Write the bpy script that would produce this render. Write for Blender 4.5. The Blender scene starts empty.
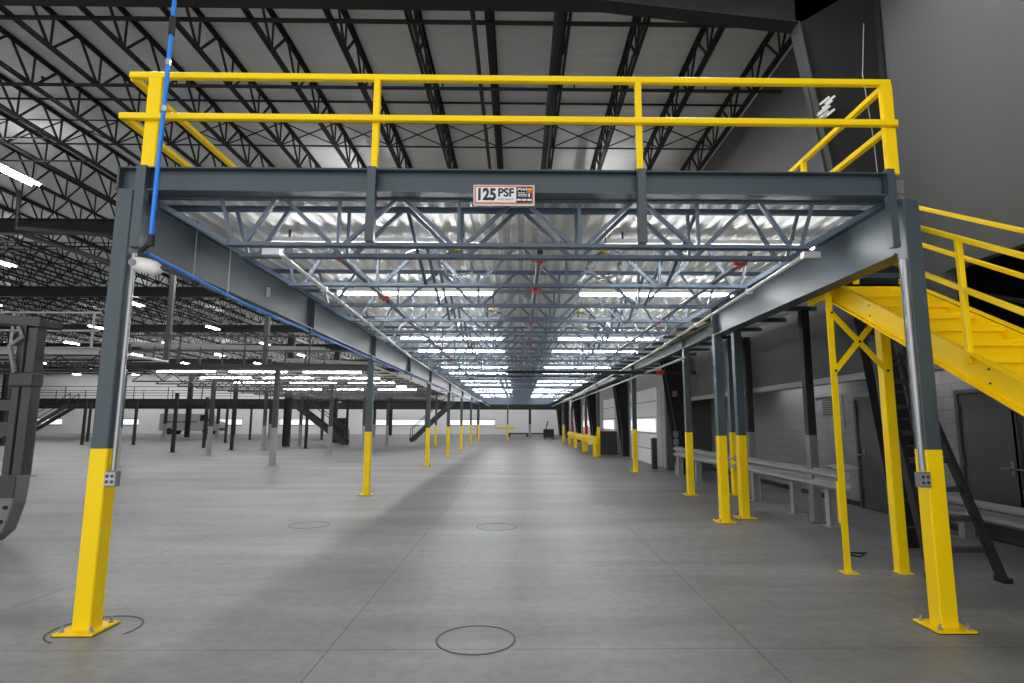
import bpy, math, random
from mathutils import Vector, Matrix
random.seed(7)
C = bpy.context.scene
COL = C.collection

# ------------------------------------------------------------------ camera
FPX, PITCH, YAW, ROLL, CXS, EYE = 581.483, 0.138, 0.014, 0.002, 14.79, 1.6
cd = bpy.data.cameras.new('camera'); cam = bpy.data.objects.new('camera', cd); COL.objects.link(cam)
cd.sensor_width = 36.0; cd.lens = FPX / 1024 * 36.0
cd.shift_x = -CXS / 1024; cd.clip_start = 0.05; cd.clip_end = 400
cam.matrix_world = (Matrix.Translation((0, 0, EYE)) @ Matrix.Rotation(-YAW, 4, 'Z')
                    @ Matrix.Rotation(math.pi/2 + PITCH, 4, 'X') @ Matrix.Rotation(ROLL, 4, 'Z'))
C.camera = cam
# ------------------------------------------------------------------ world (even white fill, added to light the hall from behind the camera)
w = bpy.data.worlds.new('world'); C.world = w; w.use_nodes = True
w.node_tree.nodes['Background'].inputs[0].default_value = (1, 1, 1, 1)
w.node_tree.nodes['Background'].inputs[1].default_value = 1.75
C.view_settings.view_transform = 'Standard'; C.view_settings.look = 'None'
C.view_settings.exposure = 0.0; C.view_settings.gamma = 1.0
C.view_settings.use_curve_mapping = False
HB_STR, STRIP_STR = 300.0, 50.0

# ------------------------------------------------------------------ materials
def srgb(r, g, b):
    f = lambda c: (c/255/12.92) if c/255 <= .04045 else ((c/255+.055)/1.055)**2.4
    return (f(r), f(g), f(b), 1)
def mat(name, col, rough=.5, metal=0.0, var=.12, scale=3.0, bump=0.0, emit=0.0, ecol=None):
    m = bpy.data.materials.new(name); m.use_nodes = True
    nt = m.node_tree; b = nt.nodes['Principled BSDF']
    c = srgb(*col)
    b.inputs['Roughness'].default_value = rough; b.inputs['Metallic'].default_value = metal
    if 'yellow' in name: b.inputs['Specular IOR Level'].default_value = .25
    if var > 0:
        tc = nt.nodes.new('ShaderNodeTexCoord'); n = nt.nodes.new('ShaderNodeTexNoise')
        n.inputs['Scale'].default_value = scale; n.inputs['Detail'].default_value = 5
        nt.links.new(tc.outputs['Object'], n.inputs['Vector'])
        r = nt.nodes.new('ShaderNodeMix'); r.data_type = 'RGBA'
        r.inputs['A'].default_value = tuple(x*(1-var) for x in c[:3])+(1,)
        r.inputs['B'].default_value = tuple(min(1, x*(1+var)) for x in c[:3])+(1,)
        nt.links.new(n.outputs['Fac'], r.inputs['Factor']); nt.links.new(r.outputs['Result'], b.inputs['Base Color'])
        if bump:
            bp = nt.nodes.new('ShaderNodeBump'); bp.inputs['Strength'].default_value = bump
            nt.links.new(n.outputs['Fac'], bp.inputs['Height']); nt.links.new(bp.outputs['Normal'], b.inputs['Normal'])
    else:
        b.inputs['Base Color'].default_value = c
    if emit:
        b.inputs['Emission Color'].default_value = ecol or (1, 1, 1, 1); b.inputs['Emission Strength'].default_value = emit
    return m
M = dict(
    steel=mat('slate_steel_paint', (61, 74, 81), .45, .0, .12),
    joist=mat('joist_steel_paint', (76, 90, 107), .42, .0, .15),
    yellow=mat('safety_yellow_paint', (255, 214, 0), .45, 0, .05),
    black=mat('black_steel', (20, 20, 21), .6, 0, .15),
    roofsteel=mat('dark_roof_steel', (15, 15, 16), .7, 0, .15),
    dkgrey=mat('dark_grey_steel', (62, 62, 63), .5, .3, .15),
    grey=mat('grey_steel', (120, 120, 120), .5, .2, .12),
    ltgrey=mat('light_grey_paint', (150, 150, 150), .5, .1, .1),
    galv=mat('galvanised_steel', (165, 168, 172), .35, .6, .15, 8),
    white=mat('white_plastic', (225, 225, 222), .4, 0, .04),
    red=mat('red_coupling', (190, 48, 30), .45, 0, .1),
    pipe=mat('pipe_grey', (96, 98, 104), .45, .3, .1),
    blue=mat('blue_hose', (20, 130, 235), .35, 0, .05),
    orange=mat('orange_print', (226, 92, 6), .5, 0, 0),
    ink=mat('black_print', (18, 24, 32), .5, 0, 0),
    paper=mat('white_print', (225, 228, 232), .5, 0, 0),
    door=mat('dark_door_paint', (62, 62, 63), .4, 0, .08),
    pane=mat('lit_pane', (235, 238, 240), .2, 0, 0, emit=.8),
    glass=mat('dark_glass', (22, 24, 26), .12, 0, 0),
    tyre=mat('rubber', (18, 18, 18), .8, 0, .2),
    hb=mat('high_bay_tube', (255, 255, 255), .4, 0, 0, emit=HB_STR),
    hbup=mat('high_bay_added_uplight', (255, 255, 255), .4, 0, 0, emit=HB_STR*.12),  # glow added on top of the housings to brighten the roof
    strip=mat('strip_light_tube', (255, 255, 255), .4, 0, 0, emit=STRIP_STR, ecol=(.97, .985, 1, 1)),
    yelcord=mat('yellow_cable', (200, 170, 30), .5, 0, 0),
)
def nodes(name, rough=.5):
    m = bpy.data.materials.new(name); m.use_nodes = True; nt = m.node_tree
    b = nt.nodes['Principled BSDF']; b.inputs['Roughness'].default_value = rough
    return m, nt, b
def floor_mat():
    m, nt, b = nodes('polished_concrete', .45)
    N, L = nt.nodes.new, nt.links.new
    tc = N('ShaderNodeTexCoord')
    n1 = N('ShaderNodeTexNoise'); n1.inputs['Scale'].default_value = .55; n1.inputs['Detail'].default_value = 9; n1.inputs['Roughness'].default_value = .62
    n2 = N('ShaderNodeTexNoise'); n2.inputs['Scale'].default_value = 9; n2.inputs['Detail'].default_value = 7; n2.inputs['Roughness'].default_value = .7
    mp = N('ShaderNodeMapping'); mp.inputs['Scale'].default_value = (.35, 1.6, 1)
    L(tc.outputs['Object'], mp.inputs['Vector'])
    L(mp.outputs['Vector'], n1.inputs['Vector']); L(tc.outputs['Object'], n2.inputs['Vector'])
    r1 = N('ShaderNodeValToRGB'); r1.color_ramp.elements[0].position = .32; r1.color_ramp.elements[1].position = .7
    r1.color_ramp.elements[0].color = srgb(100, 100, 100); r1.color_ramp.elements[1].color = srgb(152, 152, 152)
    r2 = N('ShaderNodeValToRGB'); r2.color_ramp.elements[0].position = .36; r2.color_ramp.elements[1].position = .56
    r2.color_ramp.elements[0].color = (.8, .8, .8, 1); r2.color_ramp.elements[1].color = (1, 1, 1, 1)
    L(n1.outputs['Fac'], r1.inputs['Fac']); L(n2.outputs['Fac'], r2.inputs['Fac'])
    mx = N('ShaderNodeMix'); mx.data_type = 'RGBA'; mx.blend_type = 'MULTIPLY'; mx.inputs['Factor'].default_value = 1
    L(r1.outputs['Color'], mx.inputs['A']); L(r2.outputs['Color'], mx.inputs['B'])
    # saw-cut joints
    sp = N('ShaderNodeSeparateXYZ'); L(tc.outputs['Object'], sp.inputs[0])
    prev = None
    for ax, off, per, wd in (('X', -1.34, 3.04, .006), ('Y', 4.40, 2.58, .006)):
        a = N('ShaderNodeMath'); a.operation = 'SUBTRACT'; a.inputs[1].default_value = off; L(sp.outputs[ax], a.inputs[0])
        d = N('ShaderNodeMath'); d.operation = 'PINGPONG'; d.inputs[1].default_value = per/2; L(a.outputs[0], d.inputs[0])
        # PINGPONG(x, per/2) is 0 at multiples of per
        e = N('ShaderNodeMath'); e.operation = 'LESS_THAN'; e.inputs[1].default_value = wd; L(d.outputs[0], e.inputs[0])
        if prev:
            g = N('ShaderNodeMath'); g.operation = 'MAXIMUM'; L(prev.outputs[0], g.inputs[0]); L(e.outputs[0], g.inputs[1]); prev = g
        else: prev = e
    f = N('ShaderNodeMath'); f.operation = 'MULTIPLY'; f.inputs[1].default_value = .6; L(prev.outputs[0], f.inputs[0])
    m2 = N('ShaderNodeMix'); m2.data_type = 'RGBA'; m2.inputs['B'].default_value = srgb(45, 45, 45)
    L(f.outputs[0], m2.inputs['Factor']); L(mx.outputs['Result'], m2.inputs['A']); L(m2.outputs['Result'], b.inputs['Base Color'])
    rr = N('ShaderNodeMapRange'); rr.inputs['To Min'].default_value = .36; rr.inputs['To Max'].default_value = .58
    L(n1.outputs['Fac'], rr.inputs['Value']); L(rr.outputs[0], b.inputs['Roughness'])
    return m
def block_mat():
    m, nt, b = nodes('painted_concrete_block', .7)
    N, L = nt.nodes.new, nt.links.new
    tc = N('ShaderNodeTexCoord'); sp = N('ShaderNodeSeparateXYZ'); L(tc.outputs['Object'], sp.inputs[0])
    ad = N('ShaderNodeMath'); ad.operation = 'ADD'; L(sp.outputs['X'], ad.inputs[0]); L(sp.outputs['Y'], ad.inputs[1])
    cb = N('ShaderNodeCombineXYZ'); L(ad.outputs[0], cb.inputs[0]); L(sp.outputs['Z'], cb.inputs[1])
    br = N('ShaderNodeTexBrick'); L(cb.outputs[0], br.inputs['Vector'])
    br.inputs['Scale'].default_value = 1; br.inputs['Brick Width'].default_value = .4; br.inputs['Row Height'].default_value = .2
    br.inputs['Mortar Size'].default_value = .006
    br.inputs['Color1'].default_value = srgb(128, 128, 128); br.inputs['Color2'].default_value = srgb(133, 133, 133); br.inputs['Mortar'].default_value = srgb(108, 108, 108)
    L(br.outputs['Color'], b.inputs['Base Color'])
    bp = N('ShaderNodeBump'); bp.inputs['Strength'].default_value = .3; bp.inputs['Distance'].default_value = .01; bp.invert = True
    L(br.outputs['Fac'], bp.inputs['Height']); L(bp.outputs['Normal'], b.inputs['Normal'])
    return m
def roof_mat():
    m, nt, b = nodes('vinyl_faced_roof_insulation', .5)
    N, L = nt.nodes.new, nt.links.new
    tc = N('ShaderNodeTexCoord'); mp = N('ShaderNodeMapping'); mp.inputs['Scale'].default_value = (.25, 4, 1)
    L(tc.outputs['Object'], mp.inputs['Vector'])
    n = N('ShaderNodeTexNoise'); n.inputs['Scale'].default_value = 1.5; n.inputs['Detail'].default_value = 4; L(mp.outputs['Vector'], n.inputs['Vector'])
    r = N('ShaderNodeValToRGB'); r.color_ramp.elements[0].color = srgb(196, 196, 196); r.color_ramp.elements[1].color = srgb(220, 220, 220)
    L(n.outputs['Fac'], r.inputs['Fac']); L(r.outputs['Color'], b.inputs['Base Color'])
    bp = N('ShaderNodeBump'); bp.inputs['Strength'].default_value = .35; bp.inputs['Distance'].default_value = .05
    L(n.outputs['Fac'], bp.inputs['Height']); L(bp.outputs['Normal'], b.inputs['Normal'])
    return m
M['floor'] = floor_mat(); M['block'] = block_mat(); M['roof'] = roof_mat()
M['deck'] = mat('galvanised_deck', (238, 238, 234), .5, .0, .10, 2.2)
M['farwall'] = mat('pale_grey_wall', (150, 150, 150), .65, 0, .08, .6)
M['wall'] = mat('smooth_grey_wall', (80, 80, 81), .65, 0, .05, .6)
M['backwall'] = mat('pale_back_wall', (226, 226, 226), .7, 0, .06, .5)

# ------------------------------------------------------------------ mesh builder
class MB:
    def __init__(s): s.v = []; s.f = []
    def add(s, vs, fs):
        n = len(s.v); s.v += [tuple(x) for x in vs]; s.f += [tuple(i+n for i in f) for f in fs]; return s
    def box(s, x0, x1, y0, y1, z0, z1):
        return s.add([(x0,y0,z0),(x1,y0,z0),(x1,y1,z0),(x0,y1,z0),(x0,y0,z1),(x1,y0,z1),(x1,y1,z1),(x0,y1,z1)],
                     [(0,3,2,1),(4,5,6,7),(0,1,5,4),(1,2,6,5),(2,3,7,6),(3,0,4,7)])
    def bar(s, p, q, w, h=None, up=(0,0,1), ch=0):
        p, q = Vector(p), Vector(q); h = h or w; d = (q-p).normalized(); u = Vector(up)
        if abs(d.dot(u)) > .99: u = Vector((0,1,0))
        r = d.cross(u).normalized(); u = r.cross(d).normalized()
        if ch:
            sec = [(-w/2+ch,-h/2),(w/2-ch,-h/2),(w/2,-h/2+ch),(w/2,h/2-ch),(w/2-ch,h/2),(-w/2+ch,h/2),(-w/2,h/2-ch),(-w/2,-h/2+ch)]
        else: sec = [(-w/2,-h/2),(w/2,-h/2),(w/2,h/2),(-w/2,h/2)]
        return s.sweep(p, q, sec, r, u)
    def sweep(s, p, q, sec, r, u):
        n = len(sec)
        vs = [p+r*a+u*b for a, b in sec]+[q+r*a+u*b for a, b in sec]
        return s.add(vs, [tuple(range(n)), tuple(reversed(range(n, 2*n)))]+[(i, i+n, (i+1) % n+n, (i+1) % n) for i in range(n)])
    def tube(s, pts, r, n=8):
        pts = [Vector(p) for p in pts]; rings = []
        for i, p in enumerate(pts):
            d = (pts[min(i+1, len(pts)-1)]-pts[max(i-1, 0)]).normalized()
            u = Vector((0,0,1)) if abs(d.z) < .9 else Vector((0,1,0))
            a = d.cross(u).normalized(); b = a.cross(d).normalized()
            rings.append([p+(a*math.cos(2*math.pi*k/n)+b*math.sin(2*math.pi*k/n))*r for k in range(n)])
        vs = [x for R in rings for x in R]; fs = [tuple(range(n)), tuple(reversed(range((len(pts)-1)*n, len(pts)*n)))]
        for i in range(len(pts)-1):
            for k in range(n): fs.append((i*n+k, (i+1)*n+k, (i+1)*n+(k+1) % n, i*n+(k+1) % n))
        return s.add(vs, fs)
    def prism(s, poly, axis, a, b):
        # poly: list of 2D points in the plane normal to axis; extruded a..b
        def P(t, u, v): return {'X': (t,u,v), 'Y': (u,t,v), 'Z': (u,v,t)}[axis]
        n = len(poly); vs = [P(a, *p) for p in poly]+[P(b, *p) for p in poly]
        return s.add(vs, [tuple(range(n)), tuple(reversed(range(n, 2*n)))]+[(i, i+n, (i+1) % n+n, (i+1) % n) for i in range(n)])
    def ibeam(s, p, q, w, h, tf=.014, tw=.01, up=(0,0,1)):
        p, q = Vector(p), Vector(q); d = (q-p).normalized(); u = Vector(up)
        if abs(d.dot(u)) > .99: u = Vector((0,1,0))
        r = d.cross(u).normalized(); u = r.cross(d).normalized()
        for sec in ([(-w/2,-h/2),(w/2,-h/2),(w/2,-h/2+tf),(-w/2,-h/2+tf)], [(-w/2,h/2-tf),(w/2,h/2-tf),(w/2,h/2),(-w/2,h/2)],
                    [(-tw/2,-h/2+tf),(tw/2,-h/2+tf),(tw/2,h/2-tf),(-tw/2,h/2-tf)]):
            s.sweep(p, q, sec, r, u)
        return s
    def build(s, name, m, parent=None, smooth=False, loc=None, bevel=0):
        me = bpy.data.meshes.new(name); me.from_pydata(s.v, [], s.f); me.update()
        import bmesh
        bm = bmesh.new(); bm.from_mesh(me); bmesh.ops.recalc_face_normals(bm, faces=bm.faces)
        if smooth:
            for f in bm.faces: f.smooth = True
        bm.to_mesh(me); bm.free()
        o = bpy.data.objects.new(name, me); COL.objects.link(o)
        me.materials.append(M[m] if isinstance(m, str) else m)
        if parent: o.parent = parent
        if loc: o.location = loc
        if bevel:
            bv = o.modifiers.new('bevel', 'BEVEL'); bv.width = bevel; bv.segments = 2; bv.limit_method = 'ANGLE'
        if smooth: 
            try: o.modifiers.new('ws', 'WEIGHTED_NORMAL')
            except Exception: pass
        return o
def tag(o, label=None, cat=None, group=None, kind=None):
    for k, v in (('label', label), ('category', cat), ('group', group), ('kind', kind)):
        if v: o[k] = v
    return o
def thing(name, label, cat, loc=(0,0,0), rz=0, group=None):
    o = bpy.data.objects.new(name, None); COL.objects.link(o); o.location = loc; o.rotation_euler = (0,0,rz)
    o.empty_display_size = .1
    return tag(o, label, cat, group)
def kids(o): return [c for c in COL.objects if c.parent == o]
KID = {}
def dup(o, loc=None, rz=None, label=None, group=None, parent=None):
    if o.name not in KID: KID[o.name] = list(o.children)
    c = o.copy(); COL.objects.link(c); c.parent = parent
    for ch in KID[o.name]: dup(ch, parent=c)
    if loc is not None: c.location = loc
    if rz is not None: c.rotation_euler = (0,0,rz)
    if label: c['label'] = label
    if group: c['group'] = group
    return c
ORD = ['first','second','third','fourth','fifth','sixth','seventh','eighth','ninth','tenth','eleventh','twelfth','thirteenth','fourteenth','fifteenth','sixteenth','seventeenth','eighteenth','nineteenth','twentieth']
def ordw(i):
    if i < 20: return ORD[i]
    t = ['twenty','thirty','forty','fifty'][(i+1)//10-2]; u = (i+1) % 10
    return (t+'-'+ORD[u-1]) if u else {'twenty':'twentieth','thirty':'thirtieth','forty':'fortieth','fifty':'fiftieth'}[t]
def struct(o): o['kind'] = 'structure'; return o

YB = 50.4            # far end of the mezzanine
YW = 78.0            # back wall
XR, XRL = 5.25, 6.6  # upper right wall, lower right wall
ROOFB, ROOFT = 8.1, 8.75
FRAMES = [7.75, 18.4, 28.0, 39.2, 49.2, 60.9, 70.6]

# ------------------------------------------------------------------ setting
struct(MB().box(-76, 9, -3, YW+.3, -.2, 0).build('floor', 'floor'))
struct(MB().box(-76, XR+.2, -3, YW+.3, ROOFT+.02, ROOFT+.14).build('ceiling', 'roof'))
struct(MB().box(-76, XR+.2, YW, YW+.25, 0, ROOFT+.1).build('wall_back', 'backwall'))
struct(MB().box(-76.2, -76, -3, YW, 0, ROOFT+.1).build('wall_left', 'wall'))
# lower block wall: behind the walkway (X 6.6) up to Y 20, then stepping out to X 5.05
struct(MB().box(XRL, XRL+.2, -3, 20, 0, 2.62).build('wall_right_lower', 'block'))
struct(MB().box(5.05, XRL+.2, 20, 20.2, 0, 3.6).build('wall_right_return', 'wall'))
wr = MB()
for a, b, c_, d in ((-3, 6.9, 3.45, ROOFT+.1), (6.9, 20, 2.36, ROOFT+.1), (20.2, YW, 0, ROOFT+.1)):
    if a > 20: struct(MB().box(XR, XR+.12, a, b, c_, d).build('wall_right_far', 'farwall'))
    else: wr.box(XR, XR+.12, a, b, c_, d)
struct(wr.build('wall_right_upper', 'wall'))
struct(MB().box(XR+.12, XRL, 6.95, 20, 2.44, 2.54).build('trim_1', 'ltgrey'))            # soffit over the walkway
struct(MB().box(XR-.03, XR+.14, 6.9, 20, 2.26, 2.36).build('trim_2', 'ltgrey'))         # pale lintel band
struct(MB().box(XRL-.02, XRL, 4, 20, 0, .1).build('baseboard_right', 'black'))
struct(MB().box(XRL+.01, XRL+.15, -3, 12, 2.62, 4).box(XR+.12, XRL+.15, 11.9, 12, 2.54, 4).box(XR+.12, XRL+.15, -3, 12, 3.9, 4).build('trim_3', 'black'))  # black lining: shade inside the wall opening put into the colour

# doors in the right block wall
def make_door(n, y0, y1, z1, hy, label):
    d = struct(MB().box(XRL-.05, XRL, y0, y1, 0.02, z1).build('door_%d' % n, 'door')); d['label'] = label
    fr = MB()
    fr.box(XRL-.08, XRL-.002, y0-.06, y0, 0, z1+.06).box(XRL-.08, XRL-.002, y1, y1+.06, 0, z1+.06).box(XRL-.08, XRL-.002, y0, y1, z1, z1+.06)
    fr.build('door_frame', 'door', d)
    h = MB(); h.tube([(XRL-.05, hy, 1.0), (XRL-.12, hy, 1.0)], .02, 8).tube([(XRL-.12, hy-.02, 1.0), (XRL-.12, hy+.12, 1.0)], .013, 8)
    h.box(XRL-.062, XRL-.05, hy-.03, hy+.03, .92, 1.1)
    h.build('door_handle', 'grey', d, True)
    for z in (.3, 1.05, 1.8): MB().box(XRL-.075, XRL-.05, y1-.03, y1+.03, z-.06, z+.06).build('hinge', 'dkgrey', d)
make_door(1, 10.25, 11.25, 2.03, 11.1, 'dark single door in the block wall behind the walkway')
make_door(2, 7.66, 8.6, 2.03, 7.75, 'left leaf of the dark double door right of the stepladder')
make_door(3, 6.68, 7.62, 2.03, 7.5, 'right leaf of the dark double door at the right edge')
# recessed dark openings further along the right wall (dock doors)
for i, (y0, y1) in enumerate(((21.5, 26.5), (31, 35), (42, 46))):
    d = struct(MB().box(XR-.16, XR, y0, y1, .02, 2.9).build('door_%d' % (4+i), 'backwall')); d['label'] = 'pale overhead dock door, %s along the right wall' % ORD[i]
    fr = MB()
    for z in (.6, 1.2, 1.8, 2.4): fr.box(XR-.18, XR-.155, y0, y1, z-.015, z+.015)
    fr.build('panel_rail', 'grey', d)
    MB().box(XR-.2, XR-.16, y0+.2, y1-.2, 1.25, 1.72).build('window_strip', 'pane', d)

# back wall windows (bright low strip)
for i, (x0, x1) in enumerate(((-66, -60), (-55, -50), (-40, -36.5), (-31.5, -27), (-19, -12.5), (-9, -3.2))):
    wn = struct(MB().box(x0, x1, YW-.06, YW-.01, 1.2, 1.9).build('window_%d' % (i+1), 'pane')); wn['label'] = 'bright low window strip in the far wall, %s from the left' % ORD[i]
    f = MB(); f.box(x0-.1, x1+.1, YW-.1, YW-.01, 1.1, 1.2).box(x0-.1, x1+.1, YW-.1, YW-.01, 1.9, 2.0); f.build('window_frame', 'grey', wn)

# ------------------------------------------------------------------ portal frames (tapered columns on the right, rafters)
def portal(i, Y):
    t = thing('portal_frame', 'black rigid roof frame with a tapered right column, %s from the camera' % ORD[i], 'steel frame', (0, Y, 0), group='rigid roof frames')
    w = .26
    xb, xk, zk = 4.92, 4.02, 7.35
    col = MB()
    col.prism([(xb+.02, 0), (XR-.03, 0), (XR-.03, ROOFB), (xk+.02, ROOFB), (xk+.02, zk)], 'Y', -.008, .008)
    col.box(XR-.04, XR-.02, -w/2, w/2, 0, ROOFB)
    col.build('column_web', 'roofsteel', t)
    fl = MB(); fl.sweep(Vector((xb+.01, 0, 1.3)), Vector((xk+.01, 0, zk)), [(-.01, -w/2), (.01, -w/2), (.01, w/2), (-.01, w/2)], Vector((1,0,0)), Vector((0,1,0)))
    fl.build('column_flange', 'dkgrey', t)
    lo = MB(); xm = xb+(xk-xb)*1.3/zk
    fl2 = MB(); fl2.sweep(Vector((xb+.005, 0, 0)), Vector((xb+.005, 0, 1.3)), [(-.012, -w/2-.004), (.012, -w/2-.004), (.012, w/2+.004), (-.012, w/2+.004)], Vector((1,0,0)), Vector((0,1,0)))
    fl2.build('painted_column_foot', 'grey', t)
    rf = MB()
    pts = [(xk, zk), (1.2, 7.66), (-6, 7.66), (-76, 7.45)]
    rf.prism([(p[0], p[1]) for p in pts]+[(-76, ROOFB-.0), (XR-.03, ROOFB)], 'Y', -.008, .008)
    for a, b in zip(pts, pts[1:]):
        rf.sweep(Vector((a[0], 0, a[1])), Vector((b[0], 0, b[1])), [(-w/2, -.02), (w/2, -.02), (w/2, .0), (-w/2, .0)], Vector((0,1,0)), Vector((0,0,1)))
    rf.box(-76, XR-.03, -w/2, w/2, ROOFB-.03, ROOFB-.01)
    rf.build('rafter', 'roofsteel', t)
    for x in (-15.35, -34) if i > 2 else ():
        MB().ibeam((x, 0, 0), (x, 0, 7.45), .3, .42, .02, .014, up=(1,0,0)).build('interior_column', 'black', t)
for i, Y in enumerate(FRAMES): portal(i, Y)

# ------------------------------------------------------------------ roof joists, bay by bay
def joist_parts(L, depth, n, chord, web):
    """joist along +Y from 0..L, bottom chord at z=0, top at depth"""
    top, bot, wb = MB(), MB(), MB()
    for sx in (-1, 1):
        a, b = sorted((sx*.012, sx*chord)); e, g = sorted((sx*.012, sx*.020))
        top.box(a, b, 0, L, depth-.012, depth).box(e, g, 0, L, depth-chord, depth-.012)
        bot.box(a, b, L/n*.5, L-L/n*.5, 0, .012).box(e, g, L/n*.5, L-L/n*.5, .012, chord)
    for k in range(n):
        y0, ym, y1 = L*k/n, L*(k+.5)/n, L*(k+1)/n
        wb.bar((0, y0+.04, depth-.03), (0, ym-.05, .03), web); wb.bar((0, ym+.05, .03), (0, y1-.04, depth-.03), web)
        wb.bar((0, ym, .03), (0, ym, depth-.03), web*.8)
    return top, bot, wb
xs = [-.51+1.29*k for k in range(-57, 5)]
bays = list(zip(FRAMES, FRAMES[1:]+[YW]))
for bi, (a, b) in enumerate(bays):
    L = b-a; top, bot, wb = joist_parts(L, ROOFT-ROOFB, 9, .06, .036)
    lab = 'black open-web joist under the insulated roof, in the %s roof bay' % ORD[bi]
    grp = 'roof joists of the %s bay' % ORD[bi]
    first = None
    nth = 0
    for k, x in reversed(list(enumerate(xs))):
        if x < -(b+2)*1.02: continue
        if bi > 2 and k % 2: continue
        lab = 'black open-web roof joist, %s from the right wall in the %s roof bay' % (ordw(nth), ORD[bi]); nth += 1
        if first is None:
            if bi < 2:
                first = thing('roof_joist', lab, 'roof joist', (x, a, ROOFB), group=grp)
                top.build('top_chord', 'roofsteel', first); bot.build('bottom_chord', 'roofsteel', first); wb.build('web', 'roofsteel', first)
            else:
                al = MB(); 
                for q in (top, bot, wb): al.add(q.v, q.f)
                first = tag(al.build('roof_joist', 'roofsteel', None, loc=(x, a, ROOFB)), lab, 'roof joist', grp)
        else:
            dup(first, (x, a, ROOFB), label=lab)
# bridging rods and sprinkler mains crossing the joists
for bi, (a, b) in enumerate(bays[:5]):
    for oy, z, r in ((1.0, ROOFB, .026), (4.5, ROOFT-.03, .018)):
        y = a+oy
        tag(MB().bar((-75, y, z), (XR-.1, y, z), r*2).build('bridging_rod', 'roofsteel'), 'thin straight rod crossing the roof joists, %s in the %s bay' % ('nearer one' if oy < 2 else 'farther one', ORD[bi]), 'bridging rod', 'roof bridging rods')
    sp = thing('sprinkler_pipe', 'black sprinkler pipe with upright heads crossing the %s roof bay' % ORD[bi], 'sprinkler pipe', (0, a+2.85, ROOFB-.04), group='roof sprinkler pipes')
    MB().tube([(-75, 0, 0), (XR-.1, 0, 0)], .034, 8).build('pipe', 'roofsteel', sp)
    hd = MB()
    for k in range(18): x = XR-1.6-2.58*k; hd.tube([(x, 0, .02), (x, 0, .14)], .016, 6).tube([(x, 0, .14), (x, 0, .155)], .035, 6)
    h = hd.build('sprinkler_head', 'roofsteel', sp)
    cb = MB(); y = a+5.4
    for x0, x1 in zip(xs, xs[1:]):
        cb.bar((x0, y, ROOFB+.03), (x1, y, ROOFT-.05), .022); cb.bar((x0, y, ROOFT-.05), (x1, y, ROOFB+.03), .022)
    cb.bar((xs[0], y, ROOFB+.01), (xs[-1], y, ROOFB+.01), .03).bar((xs[0], y, ROOFT-.04), (xs[-1], y, ROOFT-.04), .025)
    tag(cb.build('cross_bridging', 'roofsteel'), 'row of crossed bridging bars between roof joists in the %s bay' % ORD[bi], 'cross bridging', 'roof cross bridging')
# pipes running away from the camera just under the roof joists
for x, z, r, nm in ((.62, 7.95, .085, 'thick dark pipe running back under the roof just right of centre'), (-.75, 8.0, .04, 'thin dark pipe running back under the roof left of centre')):
    tag(MB().tube([(x, 7.9, z), (x, YB, z)], r, 10).build('roof_pipe', 'roofsteel', smooth=True), nm, 'pipe')
for p, q, r, nm in (((-14.2, 16, 7.0), (-13.0, 18.27, 7.52), .07, 'upper grey conduit hanging across the hall left of the front column'), ((-15.9, 18.27, 7.52), (-12.6, 18.27, 6.5), .07, 'lower grey conduit sloping across the hall left of the front column')):
    tag(MB().tube(([(p[0], p[1], 8.1)] if p[1] == 16 else [])+[p, q], r, 8).build('hanging_conduit', 'dkgrey', smooth=True), nm, 'conduit')

# ------------------------------------------------------------------ high bay lights
hb = thing('high_bay_light', 'x', 'ceiling light')
MB().prism([(-.19, 0), (.19, 0), (.13, .07), (-.13, .07)], 'Y', -.65, .65).build('housing', 'ltgrey', hb)
t4 = MB()
for x in (-.1, .1): t4.tube([(x, -.62, -.018), (x, .62, -.018)], .02, 6)
t4.build('tube', 'hb', hb)
MB().box(-.05, .05, -.6, .6, .07, .08).build('added_uplight', 'hbup', hb)  # glowing strip added on top to lift the roof brightness
cb = MB()
for y in (-.6, .6): cb.tube([(0, y, .07), (0, y, .61)], .006, 4)
cb.build('hanger', 'dkgrey', hb)
for y in (-.6, .6): MB().box(-1.32, 1.32, y-.02, y+.02, .60, .63).build('hanger_bar', 'dkgrey', hb)
firstu = True
RN = {-4.85: 'added unseen row above the mezzanine', 2.4: 'added unseen row over the right of the mezzanine', -12.13: 'nearest hall row', -19.35: 'second hall row', -26.6: 'third hall row', -33.9: 'fourth hall row', -41.2: 'fifth hall row', -48.5: 'sixth hall row', -55.8: 'leftmost hall row'}  # the two mezzanine rows are unseen lamps added for more light
for x in (2.4, -4.85, -12.13, -19.35, -26.6, -33.9, -41.2, -48.5, -55.8):
    for j, y in enumerate((6.2, 13.45, 21.3, 29, 36.6, 44.2, 51.8, 59.4, 67, 74)):  # last lamps of each row added to brighten the back wall
        if x < -y*1.02-1: continue
        if x > -5 and j == 1: y = 15.3
        lab = 'linear high bay light hung from the roof, %s of the %s' % (ORD[j], RN[x])
        if firstu: hb.location = (x, y, 7.48); hb['label'] = lab; hb['group'] = 'high bay lights'; firstu = False
        else: dup(hb, (x, y, 7.48), label=lab)

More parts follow.
